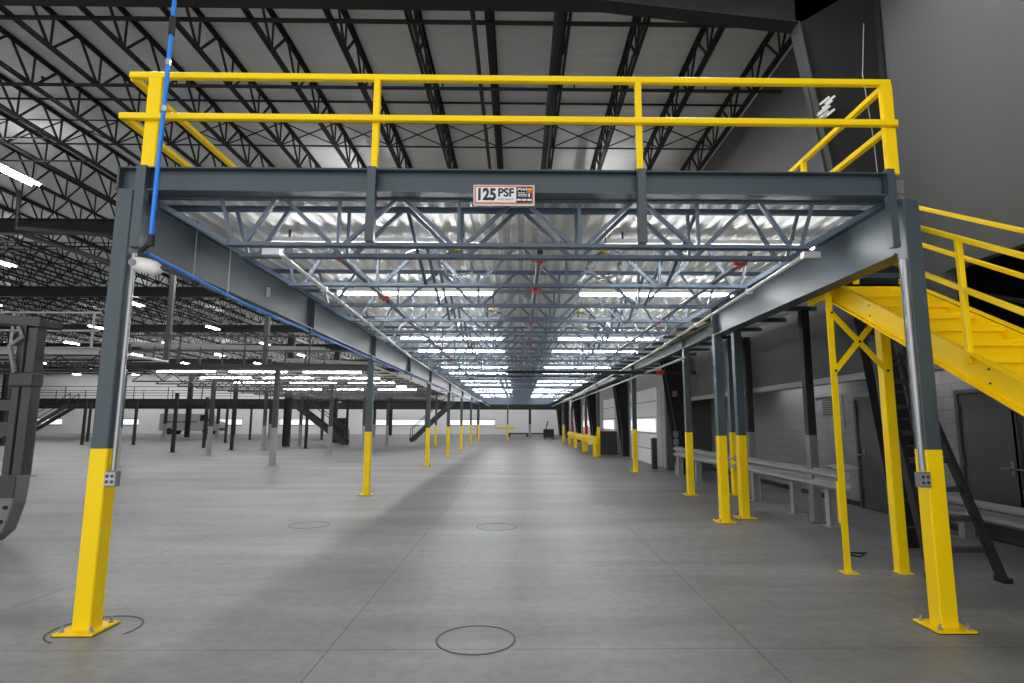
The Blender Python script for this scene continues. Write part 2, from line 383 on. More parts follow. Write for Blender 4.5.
# ------------------------------------------------------------------ mezzanine columns
YH = 1.385
def make_column(H, s=.137, up='steel', low='yellow', plate=.30, bh=YH):
    t = thing('mezzanine_column', 'x', 'column')
    h = s/2
    MB().bar((0, 0, bh), (0, 0, H), s, s, ch=.008).build('shaft', up, t)
    MB().bar((0, 0, .018), (0, 0, bh), s+.006, s+.006, ch=.009).build('painted_base', low, t)
    bp_ = MB().box(-plate/2, plate/2, -plate/2, plate/2, 0.006, .022).build('base_plate', low, t)
    MB().box(-plate/2-.005, plate/2+.005, -plate/2-.005, plate/2+.005, 0.0, .006).build('grout_bed', 'black', t)
    for a in (-1, 1):
        for b in (-1, 1):
            x, y = a*(plate/2-.04), b*(plate/2-.04)
            MB().tube([(x, y, .022), (x, y, .038)], .018, 6).tube([(x, y, .038), (x, y, .065)], .009, 6).build('anchor_bolt', 'galv', bp_)
    return t
GZB, GZT = 3.055, 3.574
XG = 3.36
rows = [
 (-3.333, 4.81, 3.54, 'big slate column on a yellow base at the left front corner'),
 (3.37, 4.81, 3.50, 'big slate column on a yellow base at the right front corner beside the stair'),
 (-XG, 13.25, GZB, 'second column from the front in the left mezzanine row'),
 (-XG, 21.91, GZB, 'third column from the front in the left mezzanine row'),
 (-XG, 28.24, GZB, 'fourth column from the front in the left mezzanine row'),
 (-XG, 34.64, GZB, 'fifth column from the front in the left mezzanine row'),
 (-XG, 41.55, GZB, 'sixth column from the front in the left mezzanine row'),
 (-XG, 49.8, GZB, 'farthest column of the left mezzanine row'),
 (3.36, 9.71, GZB+.0, 'left column of the close pair where the right girder steps sideways'),
 (3.84, 10.11, 3.28, 'right column of the close pair where the right girder steps sideways'),
 (3.85, 13.25, 3.28, 'second slate column along the right row, behind the close pair'),
 (4.86, 13.25, 3.5, 'slate column half hidden between the close pair of columns'),
 (3.82, 19.26, 3.28, 'right row column standing before the pale dock door'),
 (3.86, 28.3, 3.28, 'right row column at the near end of the yellow barrier'),
 (3.80, 33.0, 3.28, 'right row column midway along the yellow barrier'),
 (3.80, 41.5, 3.28, 'right row column just past the far end of the yellow barrier'),
 (3.80, 49.8, 3.28, 'farthest column of the right mezzanine row'),
 (-5.6, 40.0, 3.5, 'far column behind the third one of the left row'),
 (-5.9, 49.0, 3.5, 'far thin column left of the sixth one of the left row'),
 (-.95, 52.0, 3.5, 'lone far column with a yellow base near the vanishing point'),
]
protos = {}
for x, y, H, lab in rows:
    if H not in protos:
        c = make_column(H); c.location = (x, y, 0); protos[H] = c; c['label'] = lab; c['group'] = 'slate mezzanine columns on yellow bases'
    else: dup(protos[H], (x, y, 0), label=lab)
g1 = make_column(3.5, up='black', low='grey', bh=1.40); g1.location = (4.88, 9.75, 0)
tag(g1, 'black and grey column standing behind the near end of the guardrail', 'column', 'black columns with grey bases')
dup(g1, (5.12, 12.9, 0), label='black and grey column behind the close pair of slate columns')

# ------------------------------------------------------------------ mezzanine girders
def girder(name, x, y0, y1, zb, zt, label, w=.19, stiff=()):
    t = thing(name, label, 'girder', (x, y0, zb))
    MB().ibeam((0, 0, (zt-zb)/2), (0, y1-y0, (zt-zb)/2), w, zt-zb, .018, .012).build('beam', 'steel', t)
    for y in stiff: MB().box(-w/2, w/2, y-y0-.006, y-y0+.006, .018, zt-zb-.018).build('stiffener_plate', 'steel', t)
    return t
girder('left_girder', -XG, 4.9, YB, GZB, GZT, 'deep slate I-beam running back over the left row of columns', stiff=(9.2, 13.25, 17.6, 21.91, 28.24, 34.64, 41.55))
girder('right_girder', XG+.02, 4.9, 9.8, GZB, GZT, 'short deep slate I-beam over the stair side at the right front', stiff=(9.71,))
girder('rear_right_girder', 3.84, 9.98, YB, 3.28, 3.574, 'slate I-beam running back over the right row behind the close pair', .17, stiff=(13.25, 19.26, 28.3, 33, 41.5))
girder('cross_beam', 0, 0, .42, 3.24, 3.53, 'short slate cross beam over the close pair of columns', .15).matrix_world = Matrix.Translation((3.40, 10.11, 3.25)) @ Matrix.Rotation(-math.pi/2, 4, 'Z')
# front edge beam
fb = thing('front_beam', 'long slate edge beam across the front of the mezzanine under the yellow rail', 'beam', (0, 4.74, 3.54))
MB().ibeam((-3.41, .07, .105), (3.25, .07, .105), .14, .21, .012, .009).build('beam', 'steel', fb)
MB().box(-3.41, -3.395, 0, .14, 0, .21).box(3.24, 3.255, 0, .14, 0, .21).build('end_plate', 'steel', fb)
MB().box(-3.24, -3.16, -.02, .045, -.50, .215).build('left_angle', 'steel', fb)
MB().box(3.17, 3.235, -.02, .045, -.46, .235).build('right_angle', 'steel', fb)
for x in (-1.255, 1.044):
    MB().box(x-.036, x+.036, -.035, .035, -.44, .212).build('hanger_post', 'steel', fb)

# ------------------------------------------------------------------ corrugated deck
dk = MB(); per = .152
def corr(x0, x1, y0, y1, z):
    n = int((x1-x0)/per); pts = []
    for k in range(n):
        x = x0+k*per
        pts += [(x, z), (x+.055, z), (x+.076, z+.038), (x+.131, z+.038)]
    pts.append((x0+n*per, z))
    vs = [(a, y0, b) for a, b in pts]+[(a, y1, b) for a, b in pts]; m_ = len(pts)
    dk.add(vs, [(i, i+1, i+1+m_, i+m_) for i in range(m_-1)])
corr(-3.42, 3.42, 4.89, 9.9, 3.575); corr(-3.42, 4.38, 9.9, YB, 3.575); corr(3.42, 4.38, 7.0, 9.9, 3.575)
edges = [7.95]+[q for f_ in FRAMES[1:5] for q in (f_-.18, f_+.18)]
edges = [e for e in edges if e < YB]+([YB] if len([e for e in edges if e < YB]) % 2 else [])
for a_, b_ in zip(edges[::2], edges[1::2]): corr(4.38, 5.14, a_, b_, 3.575)
mz = thing('mezzanine_deck', 'galvanised corrugated deck forming the underside of the mezzanine floor', 'deck', (0, 0, 0))
dk.build('corrugated_sheet', 'deck', mz)
MB().box(-3.42, 3.42, 4.885, 9.9, 3.618, 3.745).box(-3.42, 4.38, 9.9, YB, 3.618, 3.745).box(3.42, 4.38, 7, 9.9, 3.618, 3.745).build('floor_board', 'grey', mz)

# ------------------------------------------------------------------ mezzanine joists (along X)
def mezz_joist():
    D = .482; top, bot, wb = MB(), MB(), MB(); ch = .042
    for sy in (-1, 1):
        a, b = sorted((sy*.010, sy*ch)); e, g = sorted((sy*.010, sy*.017))
        top.box(-3.262, 3.262, a, b, D-.008, D).box(-3.262, 3.262, e, g, D-ch, D-.008)
        bot.box(-2.56, 2.56, a, b, 0, .008).box(-2.56, 2.56, e, g, .008, ch)
    w_, tz, bz = .034, D-.03, .03
    for s in (-1, 1):
        bn = (.53, 1.58, 2.45); tn = (0, 1.05, 2.1)
        for i, xb in enumerate(bn):
            wb.bar((s*(tn[i]+.04), 0, tz), (s*(xb-.06), 0, bz), w_)
            if i < 2: wb.bar((s*(tn[i+1]-.04), 0, tz), (s*(xb+.06), 0, bz), w_); wb.bar((s*xb, 0, bz), (s*xb, 0, tz), w_*.8)
        wb.bar((s*2.62, 0, tz), (s*2.49, 0, bz), w_*.8)
        wb.bar((s*2.53, 0, bz), (s*3.22, 0, tz-.02), w_*1.3)
    return top, bot, wb
mj = thing('mezzanine_joist', 'x', 'joist'); tp, bt, wb = mezz_joist()
tp.build('top_chord', 'joist', mj); bt.build('bottom_chord', 'joist', mj); wb.build('web', 'joist', mj)
ys = [4.935]+[5.22+1.13*k for k in range(49)]
for i, y in enumerate(ys):
    if y > YB-.3: break
    lab = ('open-web joist directly under the front edge beam and sign' if i == 0 else 'blue-grey open-web joist under the mezzanine deck, %s back from the front beam' % ordw(i-1))
    # behind the sideways step, the same joists bear a little farther right
    if i == 0: mj.location = (0, y, 3.112); mj.scale = (1, 1, .955); mj['label'] = lab; mj['group'] = 'mezzanine floor joists'
    else: dup(mj, (0, y, 3.092), label=lab).scale = (1, 1, 1)
# short filler joists between right girder line and the outer row
fj = MB(); 
fj.box(3.3, 5.1, -.03, .03, .41, .482)
fo = None
for i, y in enumerate(ys[3:]):
    if y > YB-.3: break
    if min(abs(y-f_) for f_ in FRAMES) < .22: continue
    lab = 'short joist at the right edge of the deck, %s one back' % ordw(i)
    if fo is None: fo = tag(fj.build('filler_joist', 'steel', None, loc=(0, y, 3.092)), lab, 'joist', 'short filler joists right of the girder')
    else: dup(fo, (0, y, 3.092), label=lab)
# diagonal bridging between mezzanine joists
for x, nm in ((-1.07, 'left'), (1.62, 'right')):
    for i in range(0, 12):
        y0, y1 = ys[i], ys[i+1]
        if i == 0: continue
        b_ = MB().bar((x, y0, 3.12), (x, y1, 3.545), .03, .03).bar((x+.035, y0, 3.545), (x+.035, y1, 3.12), .03, .03)
        tag(b_.build('bridging_brace', 'joist'), 'crossed bridging bars between joists, %s pair back on the %s side' % (ordw(i-1), nm), 'brace', 'mezzanine bridging bars')

# ------------------------------------------------------------------ strip lights under the deck
sl = thing('strip_light', 'x', 'strip light')
MB().box(-1.12, 1.12, -.035, .035, .02, .07).box(-1.12, -1.10, -.03, .03, -.02, .02).box(1.10, 1.12, -.03, .03, -.02, .02).build('housing', 'white', sl)
MB().tube([(-1.1, 0, 0), (1.1, 0, 0)], .02, 8).build('tube', 'strip', sl)
for x in (-.9, .9): MB().box(x-.01, x+.01, -.006, .006, .07, .157).build('hanger', 'dkgrey', sl)
fi = True
for j in range(22):
    y = 5.91+2.26*j
    if y > YB-1: break
    for x, sd in ((-1.48, 'left'), (1.98, 'right')):
        lab = 'lit white strip light under the deck, %s back in the %s row' % (ordw(j), sd)
        if fi: y -= .05; sl.location = (x, y, 3.42); sl['label'] = lab; sl['group'] = 'strip lights under the deck'; fi = False
        else: dup(sl, (x, 5.86 if j == 0 else y, 3.42), label=lab)

# ------------------------------------------------------------------ sign on the front beam
SX0, SX1, SZ0, SZ1, SY = -.391, .130, 3.455, 3.641, 4.732
def U2(px, py):  # sign local helper, fractions of the sign
    return SX0+(SX1-SX0)*px, SZ0+(SZ1-SZ0)*(1-py)
SZ0 -= .036; SZ1 -= .036
sg = thing('load_sign', 'white and orange sign reading 125 PSF on the front edge beam', 'sign', (0, SY, 0))
def rrect(x0, x1, z0, z1, r):
    pts = []
    for cx, cz, a0 in ((x1-r, z1-r, 0), (x0+r, z1-r, 90), (x0+r, z0+r, 180), (x1-r, z0+r, 270)):
        for k in range(5): a = math.radians(a0+k*22.5); pts.append((cx+r*math.cos(a), cz+r*math.sin(a)))
    return pts
MB().prism(rrect(SX0, SX1, SZ0, SZ1, .008), 'Y', 0, .008).build('backing', 'galv', sg)
MB().prism(rrect(SX0+.012, SX1-.012, SZ0+.017, SZ1-.011, .014), 'Y', -.002, 0).build('orange_border', 'orange', sg)
MB().prism(rrect(SX0+.024, SX1-.024, SZ0+.030, SZ1-.023, .008), 'Y', -.004, -.002).build('face', 'paper', sg)
bx0, bz1 = U2(.70, .10); bx1, bz0 = U2(.955, .86)
MB().box(bx0, SX1-.022, -.005, -.004, SZ0+.027, SZ1-.020).build('black_block', 'ink', sg)
def text(body, name, x, z, h, wscale, m, y=-.0055, shear=0, bold=.0):
    cu = bpy.data.curves.new(name, 'FONT'); cu.body = body; cu.size = 1; cu.extrude = .01; cu.offset = bold; cu.shear = shear
    tmp = bpy.data.objects.new('tmp', cu); COL.objects.link(tmp)
    dg = bpy.context.evaluated_depsgraph_get(); me = bpy.data.meshes.new_from_object(tmp.evaluated_get(dg))
    bpy.data.objects.remove(tmp)
    xs_ = [v.co.x for v in me.vertices]; zs_ = [v.co.y for v in me.vertices]
    x0_, x1_, y0_, y1_ = min(xs_), max(xs_), min(zs_), max(zs_)
    for v in me.vertices:
        a = (v.co.x-x0_)/(x1_-x0_)*wscale+x; b = (v.co.y-y0_)/(y1_-y0_)*h+z; v.co = (a, y-(v.co.z)*.04, b)
    me.materials.clear(); me.materials.append(M[m])
    o = bpy.data.objects.new(name, me); COL.objects.link(o); o.parent = sg; return o
Wd, Hd = SX1-SX0, SZ1-SZ0
text('125', 'lettering', SX0+.08*Wd, SZ0+.24*Hd, .60*Hd, .29*Wd, 'ink', bold=.045)
text('PSF', 'lettering', SX0+.405*Wd, SZ0+.42*Hd, .42*Hd, .26*Wd, 'ink', bold=.035)
text('RATED CAPACITY', 'lettering', SX0+.405*Wd, SZ0+.25*Hd, .09*Hd, .26*Wd, 'ink')
text('PWI', 'logo_lettering', SX0+.715*Wd, SZ0+.71*Hd, .13*Hd, .17*Wd, 'paper', -.0065, .2, bold=.02)
MB().prism([(SX0+.86*Wd, SZ0+.62*Hd), (SX0+.955*Wd, SZ0+.62*Hd), (SX0+.955*Wd, SZ0+.74*Hd), (SX0+.90*Wd, SZ0+.74*Hd)], 'Y', -.0066, -.0056).build('orange_arrow', 'orange', sg)
MB().box(SX0+.89*Wd, SX0+.955*Wd, -.0067, -.0056, SZ0+.76*Hd, SZ0+.82*Hd).build('yellow_mark', 'yellow', sg)
MB().box(SX0+.9*Wd, SX0+.925*Wd, -.0066, -.0056, SZ0+.42*Hd, SZ0+.58*Hd).build('white_mark', 'paper', sg)
br_ = MB()
for k, wv in enumerate((.11, .15, .15)): br_.box(SX0+.73*Wd, SX0+(.73+wv)*Wd, -.0062, -.0055, SZ0+(.60-.075*k)*Hd, SZ0+(.63-.075*k)*Hd)
for a in (.71, .795, .88): br_.box(SX0+a*Wd, SX0+(a+.07)*Wd, -.0062, -.0055, SZ0+.24*Hd, SZ0+.32*Hd)
br_.build('fine_print', 'paper', sg)

# ------------------------------------------------------------------ yellow railing on the mezzanine edge
rl = thing('front_railing', 'yellow tube guard railing along the front edge on top of the mezzanine', 'railing', (0, 4.80, 3.75))
T = .055
MB().bar((-3.42, 0, .865), (3.31, 0, .865), T, T, ch=.006).build('top_rail', 'yellow', rl)
MB().bar((-3.44, -.05, .455), (3.31, -.05, .455), T, T, ch=.006).build('mid_rail', 'yellow', rl)
for x, s in ((-3.19, .12), (-1.255, T), (1.05, T), (3.27, .1)):
    MB().bar((x, 0, 0), (x, 0, .84), s, .055, ch=.006).build('post', 'yellow', rl)
for sx, x, yend, nm, posts in ((-1, -3.42, 30, 'left', (7.6, 9.9, 12.2, 14.5, 16.8, 19.1)), (1, 3.3, 18, 'right', (6.36, 8.6, 10.9, 13.2, 15.5, 17.8))):
    rs = thing('side_railing', 'yellow guard railing running back along the %s edge of the mezzanine' % nm, 'railing', (x, 4.83, 3.75), group='yellow side railings')
    MB().bar((0, 0, .865), (0, yend-4.83, .865), T, T, ch=.006).build('top_rail', 'yellow', rs)
    MB().bar((0, -.08, .455), (0, yend-4.83, .455), T, T, ch=.006).build('mid_rail', 'yellow', rs)
    for y in posts: MB().bar((0, y-4.83, -.02), (0, y-4.83, .84), T, T, ch=.006).build('post', 'yellow', rs)

# ------------------------------------------------------------------ yellow stair (comes down towards the camera)
SXL, SXR, SL = 3.66, 4.46, .55
LZ, LY = 3.2, 6.55
st = thing('yellow_stair', 'yellow steel stair with closed treads coming down beside the right front column', 'stair', (0, 0, 0))
yb_ = LY-LZ/SL
def zt(y): return LZ+(y-LY)*SL
for x, sgn in ((SXL, -1), (SXR, 1)):
    s_ = MB(); d = .26
    # channel: web + two flanges
    s_.prism([(yb_, 0), (yb_+d/SL*.9, 0), (LY+.05, zt(LY)-d+.05), (LY+.05, zt(LY)+.04), (yb_, .04)], 'X', x-.006, x+.006)
    for o1, o2 in ((.03, .045), (-.215, -.20)):
        s_.prism([(yb_+.1, zt(yb_+.1)+o1), (LY+.05, zt(LY+.05)+o1), (LY+.05, zt(LY+.05)+o2), (yb_+.1, zt(yb_+.1)+o2)], 'X', min(x, x+sgn*.065), max(x, x+sgn*.065))
    sg_ = s_.build('stringer', 'yellow', st)
    if x == SXL: sgl = sg_
nst = 18; ru = LZ/nst; rn = ru/SL
for k in range(1, nst):
    y = LY-rn*k; z = LZ-ru*k
    tr = MB(); tr.box(SXL+.006, SXR-.006, y-.055, y+rn-.0, z-.025, z-.0).box(SXL+.006, SXR-.006, y-.055, y-.045, z-.055, z-.025); tr.box(SXL+.006, SXR-.006, y+rn-.012, y+rn, z, z+ru-.03)
    tr.build('tread', 'yellow', st)
ld = MB(); ld.box(SXL-.1, SXR+.1, LY, 6.88, LZ-.03, LZ).box(SXL-.16, SXL-.1, LY-.08, 6.88, LZ-.2, LZ+.03).box(SXR+.1, SXR+.16, LY, 6.88, LZ-.2, LZ+.03).box(SXL-.1, SXR+.1, LY, LY+.012, LZ-.16, LZ)
ld.build('landing', 'yellow', st)
for x, nm in ((SXL-.03, 'l'), (SXR+.02, 'r')):
    hr = MB(); y0 = 1.5
    for dz in (.99, .56): hr.bar((x, y0, zt(y0)+dz), (x, LY+.1, zt(LY+.1)+dz), .042, .042, ch=.006)
    hr.build('handrail', 'yellow', st)
    for yy in (4.6 if nm == 'l' else 4.3, 2.9):
        MB().bar((x, yy, zt(yy)-.05), (x, yy, zt(yy)+.98), .045, .045, ch=.005).build('rail_post', 'yellow', st)
MB().bar((4.07, 6.8, LZ), (4.07, 6.8, LZ+.4), .05).build('landing_rail', 'yellow', st)
# support legs with X brace
def U_leg(x, y, w, top, nm): MB().box(x-w/2, x+w/2, y-.03, y+.03, 0.01, top).box(x-w/2-.01, x+w/2+.02, y-.06, y+.04, 0, .012).build(nm, 'yellow', st)
LL, LR, LYY = 3.55, 4.14, 6.47
m_ = MB(); m_.box(LL-.045, LL+.025, LYY-.006, LYY+.006, .01, 3.04).box(LL+.015, LL+.03, LYY-.0, LYY+.09, .01, 3.04).box(LL-.05, LL+.09, LYY-.05, LYY+.1, 0, .012); m_.build('support_leg', 'yellow', st)
m_ = MB(); m_.box(LR-.03, LR+.07, LYY-.006, LYY+.006, .01, LZ-.14).box(LR-.035, LR-.023, LYY, LYY+.1, .01, LZ-.14).box(LR-.05, LR+.09, LYY-.05, LYY+.1, 0, .012); m_.build('support_leg', 'yellow', st)
xb_ = MB(); xb_.bar((LL, LYY-.012, 2.84), (LR, LYY-.012, 2.18), .062, .008, up=(0,-1,0)).bar((LL, LYY-.022, 2.18), (LR-.02, LYY-.022, 2.84), .062, .008, up=(0,-1,0))
xb_ = xb_.build('cross_brace', 'yellow', st)
bl = MB()
for x, z in ((LL, 2.84), (LR, 2.18), (LL, 2.18), ((LL+LR)/2, 2.51)): bl.tube([(x, LYY-.026, z), (x, LYY-.04, z)], .014, 6)
bl.build('bolt', 'black', xb_)
bl = MB()
for y in (2.4, 3.3, 4.1, 4.45, 5.2, 5.9):
    for dz in (-.05, -.16): bl.tube([(SXL-.006, y, zt(y)+dz+.02), (SXL-.016, y, zt(y)+dz+.02)], .009, 6)
bl.build('stringer_bolt', 'dkgrey', sgl)

# ------------------------------------------------------------------ conduits, boxes and lamps on the front columns
def conduit(nm, label, pts, r=.016, m='galv', cat='conduit'):
    return tag(MB().tube(pts, r, 8).build(nm, m, smooth=True), label, cat)
def outlet(x, y, z, label):
    t = thing('outlet_box', label, 'outlet box', (x, y, z))
    MB().box(-.05, .05, -.025, .025, -.06, .06).build('box', 'grey', t, bevel=.005)
    cp_ = MB().box(-.042, .042, -.033, -.025, -.05, .05).build('cover_plate', 'galv', t)
    sk = MB()
    for a in (-1, 1): sk.tube([(a*.02, -.033, .022), (a*.02, -.036, .022)], .014, 8).tube([(a*.02, -.033, -.022), (a*.02, -.036, -.022)], .014, 8)
    sk.build('socket', 'dkgrey', cp_)
cx_ = -3.333+.069+.03
tag(MB().tube([(cx_, 4.79, 3.0), (cx_, 4.79, 1.21)], .019, 8).build('wall_conduit', 'galv', smooth=True), 'galvanised conduit down the inner side of the left front column', 'conduit')
outlet(cx_+.01, 4.77, 1.15, 'metal outlet box on the yellow base of the left front column')
cx_ = 3.37-.069-.03
tag(MB().tube([(cx_, 4.76, 2.98), (cx_, 4.76, 1.22)], .024, 8).build('wall_conduit', 'galv', smooth=True), 'galvanised conduit down the inner side of the right front column', 'conduit')
outlet(cx_-.015, 4.74, 1.15, 'metal outlet box on the yellow base of the right front column')
# emergency lamp pod beside left column
ep = thing('emergency_lamp', 'white oval lamp head under the girder beside the left front column', 'lamp', (-3.03, 4.72, 2.90), rz=.0)
eb = MB(); n = 14
for i in range(9):
    pass
pr = [(0, .0), (.01, .045), (.05, .062), (.14, .066), (.2, .06), (.235, .04), (.25, 0)]
vs = []; fs = []
for a, r in pr:
    for k in range(n): th = 2*math.pi*k/n; vs.append((a, r*math.cos(th), r*math.sin(th)-a*.22))
for i in range(len(pr)-1):
    for k in range(n): fs.append((i*n+k, (i+1)*n+k, (i+1)*n+(k+1) % n, i*n+(k+1) % n))
eb.add(vs, fs); o = eb.build('lamp_body', 'white', ep, True); o.location = (-.17, 0, .0)
tb = MB().tube([(-.125, -.066, -.012), (-.125, -.075, -.012)], .03, 12).build('lens', 'grey', ep)
MB().tube([(.06, 0, -.04), (.13, .02, -.05)], .018, 8).build('bracket', 'dkgrey', ep, True)

# blue air line: drops from the roof, then runs back below the left girder
conduit('air_line', 'bright blue air line dropping past the left corner and running back below the girder',
        [(-2.97, 4.62, ROOFB+.2), (-3.0, 4.62, 3.12), (-3.0, 4.63, 3.09)], .018, 'blue', 'air line')
al = thing('air_line', 'bright blue pipe slung along the bottom edge of the left girder', 'air line', (-3.25, 4.75, 3.0))
MB().tube([(.12, 0.05, .0), (.0, 2, -.015), (0, 16, -.01), (0, 40, -.01)], .018, 8).build('pipe', 'blue', al, True)
ck = MB()
for y in (1.0, 4.2, 8, 12, 16, 20): ck.box(-.03, .03, y-.02, y+.02, -.04, .03)
ck.build('clamp', 'black', al)
vl = thing('air_valve', 'small black valve joint at the foot of the blue air line', 'valve', (-3.0, 4.63, 3.05))
MB().tube([(0, 0, .06), (0, 0, -.03)], .028, 8).tube([(0, 0, 0), (-.1, .04, -.06)], .02, 8).build('body', 'black', vl)

al2 = [o for o in COL.objects if o.name == 'air_line'][0]
for z, m_c, r_c in ((5.02, 'black', .026), (4.62, 'galv', .025), (4.2, 'galv', .025)):
    xx = -2.97-.03*(8.3-z)/5.2; MB().tube([(xx, 4.62, z-(.14 if m_c == 'black' else .02)), (xx, 4.62, z+.03)], r_c, 8).build('hose_joint', m_c, al2)
# conduits running back under the joists with junction boxes
for x, y0, nm in ((-2.1, 4.95, 'left'), (2.52, 4.95, 'right')):
    t = thing('ceiling_conduit', 'white conduit running back below the joists on the %s, starting at a pale box' % nm, 'conduit', (x, y0, 3.06), group='conduits below the joists')
    sx = -1 if nm == 'left' else 1
    MB().tube([(0, 0, 0), (sx*.35, 8, .01), (sx*.62, 30, .01), (sx*.62, 50, .01)], .02, 8).build('pipe', 'white', t, True)
    MB().box(min(sx*.13, -sx*.02), max(sx*.13, -sx*.02), -.04, .04, -.03, .035).build('junction_box', 'galv', t, bevel=.006)
    cl = MB()
    for y in (1.4, 3.7, 5.9, 8.2, 12): cl.box(sx*.35*min(y, 8)/8-.03, sx*.35*min(y, 8)/8+.03, y-.02, y+.02, -.03, .03)
    cl.build('strap', 'galv', t)
# sprinkler branch pipes with red couplings
for x, z, nm, cps in ((-1.72, 3.17, 'left', (5.4, 7.3, 9.8, 14, 21)), (.2, 3.2, 'centre', (5.6, 6.9, 9.2, 12, 16, 22)), (2.2, 3.17, 'right', (5.6, 9, 14, 21, 25))):
    t = thing('sprinkler_pipe', 'grey sprinkler pipe with red couplings running back through the joists, %s one' % nm, 'sprinkler pipe', (x, 5.35, z), group='sprinkler pipes under the deck')
    MB().tube([(0, 0, 0), (0, 35, 0)], .03, 10).build('pipe', 'pipe', t, True)
    for y in cps: MB().tube([(0, y-5.35-.04, 0), (0, y-5.35+.04, 0)], .046, 10).box(-.07, .07, y-5.37, y-5.33, -.015, .015).build('coupling', 'red', t)
t = thing('sprinkler_pipe', 'dark cross pipe with a red coupling at its right end under the deck', 'sprinkler pipe', (0, 16.6, 3.02))
MB().tube([(-.4, 0, 0), (5.1, 0, 0)], .045, 10).build('pipe', 'black', t, True)
MB().tube([(3.95, 0, 0), (4.15, 0, 0)], .07, 10).build('coupling', 'red', t)
t = thing('sprinkler_pipe', 'far dark cross pipe over the middle of the aisle', 'sprinkler pipe', (0, 20.2, 3.2))
MB().tube([(-1.8, 0, 0), (3.6, 0, 0)], .05, 10).build('pipe', 'black', t, True)
# coils of cable hanging in the joists
for i, (x, y) in enumerate(((-.62, 5.6), (.86, 5.65), (-.4, 8.7), (.95, 8.8))):
    pts = []
    for k in range(56): a = k*.35; r = .16+.02*math.sin(k*1.7); pts.append((r*math.cos(a), .03*math.sin(a*.5)+.0012*k, .8*r*math.sin(a)))
    t = thing('cable_coil', 'loose coil of grey cable hung on the joists, %s' % ('left one nearest the sign', 'right one nearest the sign', 'left one further back', 'right one further back')[i], 'cable', (x, y, 3.16), group='hung cable coils')
    MB().tube(pts, .007, 5).build('cable', 'grey', t, True)
    MB().tube([(0, 0, .12), (.02, 0, .42)], .008, 5).build('lead', 'black', t)
    MB().box(-.02, .02, -.02, .02, .12, .17).build('plug', 'yelcord', t)
conduit('yellow_cable', 'thin yellow cable run along the inside of the right girder', [(3.7, 9.9, 3.5), (3.74, 14, 3.52), (3.74, 30, 3.5)], .012, 'yelcord', 'cable')
conduit('pipe_run', 'pale pipe slung below the right girder from the third bay on', [(3.62, 12.5, 3.0), (3.62, 19, 3.0), (3.62, 40, 3.0)], .03, 'ltgrey', 'pipe')
tg = MB(); tg.box(0, .1, -.004, .004, -.16, 0).box(.02, .09, -.007, .001, -.22, -.16)
tag(tg.build('paper_tag', 'white', None, loc=(3.42, 9.4, 3.42)), 'white paper tag hanging near the top of the close column pair', 'tag')
tag(MB().box(0, .05, -.004, .004, -.1, .03).build('paper_tag', 'white', None, loc=(-3.350, 7.6, 3.34)), 'small white tag stuck on the left girder', 'tag')
for i, y in enumerate((5.62, 6.3)):
    tag(MB().tube([(-3.2, y, 3.58), (-3.2, y, 2.98)], .006, 5).build('hanger_rod', 'galv'), 'thin hanger rod beside the left girder, %s one' % ('nearer' if i == 0 else 'farther'), 'rod')

# ------------------------------------------------------------------ guardrails
def wbeam(y0, y1, x, zc, posts, label, h=.31, m='ltgrey'):
    t = thing('guardrail', label, 'guardrail', (x, y0, 0), group='galvanised guardrails')
    pf = [(0, -.155), (-.02, -.14), (-.075, -.105), (-.075, -.065), (-.0, -.02), (-.0, .02), (-.075, .065), (-.075, .105), (-.02, .14), (0, .155)]
    n = len(pf); vs = [(a, 0, zc+b*h/.31) for a, b in pf]+[(a, y1-y0, zc+b*h/.31) for a, b in pf]
    vs += [(v[0]+.006, v[1], v[2]) for v in vs]
    fs = [(i, i+1, i+1+n, i+n) for i in range(n-1)]+[(i+2*n, i+n+2*n, i+1+n+2*n, i+1+2*n) for i in range(n-1)]
    MB().add(vs, fs).build('rail', m, t)
    for y in posts: MB().ibeam((.08, y-y0, 0.01), (.08, y-y0, zc+h/2), .12, .15, .01, .008, up=(1,0,0)).box(-.04, .2, y-y0-.12, y-y0+.12, 0, .012).build('post', m, t)
    MB().box(-.05, .02, -.01, .01, zc-h/2, zc+h/2).build('end_plate', m, t)
wbeam(8.55, 18.2, 4.86, .72, (9.35, 10.55, 12.3, 14.2, 16.2, 18.0), 'grey corrugated guardrail on stub posts running back behind the close columns')
wbeam(4.5, 8.7, 6.25, .42, (5, 6.6, 8.4), 'low grey guardrail in front of the double door', .28)
tg = thing('debris', 'crumpled sheet lying on the near end of the guardrail', 'sheet', (4.95, 8.95, .9))
MB().add([(-.2,-.25,0),(.05,-.3,.04),(.22,-.1,.01),(.2,.2,.07),(-.02,.3,.02),(-.2,.15,.05),(0,0,.09)], [(0,1,6),(1,2,6),(2,3,6),(3,4,6),(4,5,6),(5,0,6)]).build('sheet', 'ltgrey', tg)
# yellow barrier rail between far right columns
yb2 = thing('yellow_barrier', 'long yellow barrier rail on short posts between far right columns', 'barrier', (3.55, 27.0, 0))
MB().box(-.06, .06, 0, 14.5, .6, .95).box(-.1, -.06, 0, 14.5, .72, .84).build('rail', 'yellow', yb2)
for y in (.4, 5, 9.5, 14): MB().box(-.08, .08, y-.08, y+.08, 0.01, .98).build('post', 'yellow', yb2)
yb3 = thing('yellow_barrier', 'short far yellow crossbar on the lone column near the vanishing point', 'barrier', (-.95, 51.85, 0))
MB().box(-1.1, .7, -.05, .02, 1.0, 1.15).build('rail', 'yellow', yb3)
# vertical yellow guard behind first stair leg
MB().box(LL+.03, LL+.075, LYY+.1, LYY+.16, .5, .95).box(LL+.015, LL+.03, LYY+.08, LYY+.16, .5, .95).build('leg_marker', 'yellow', st)

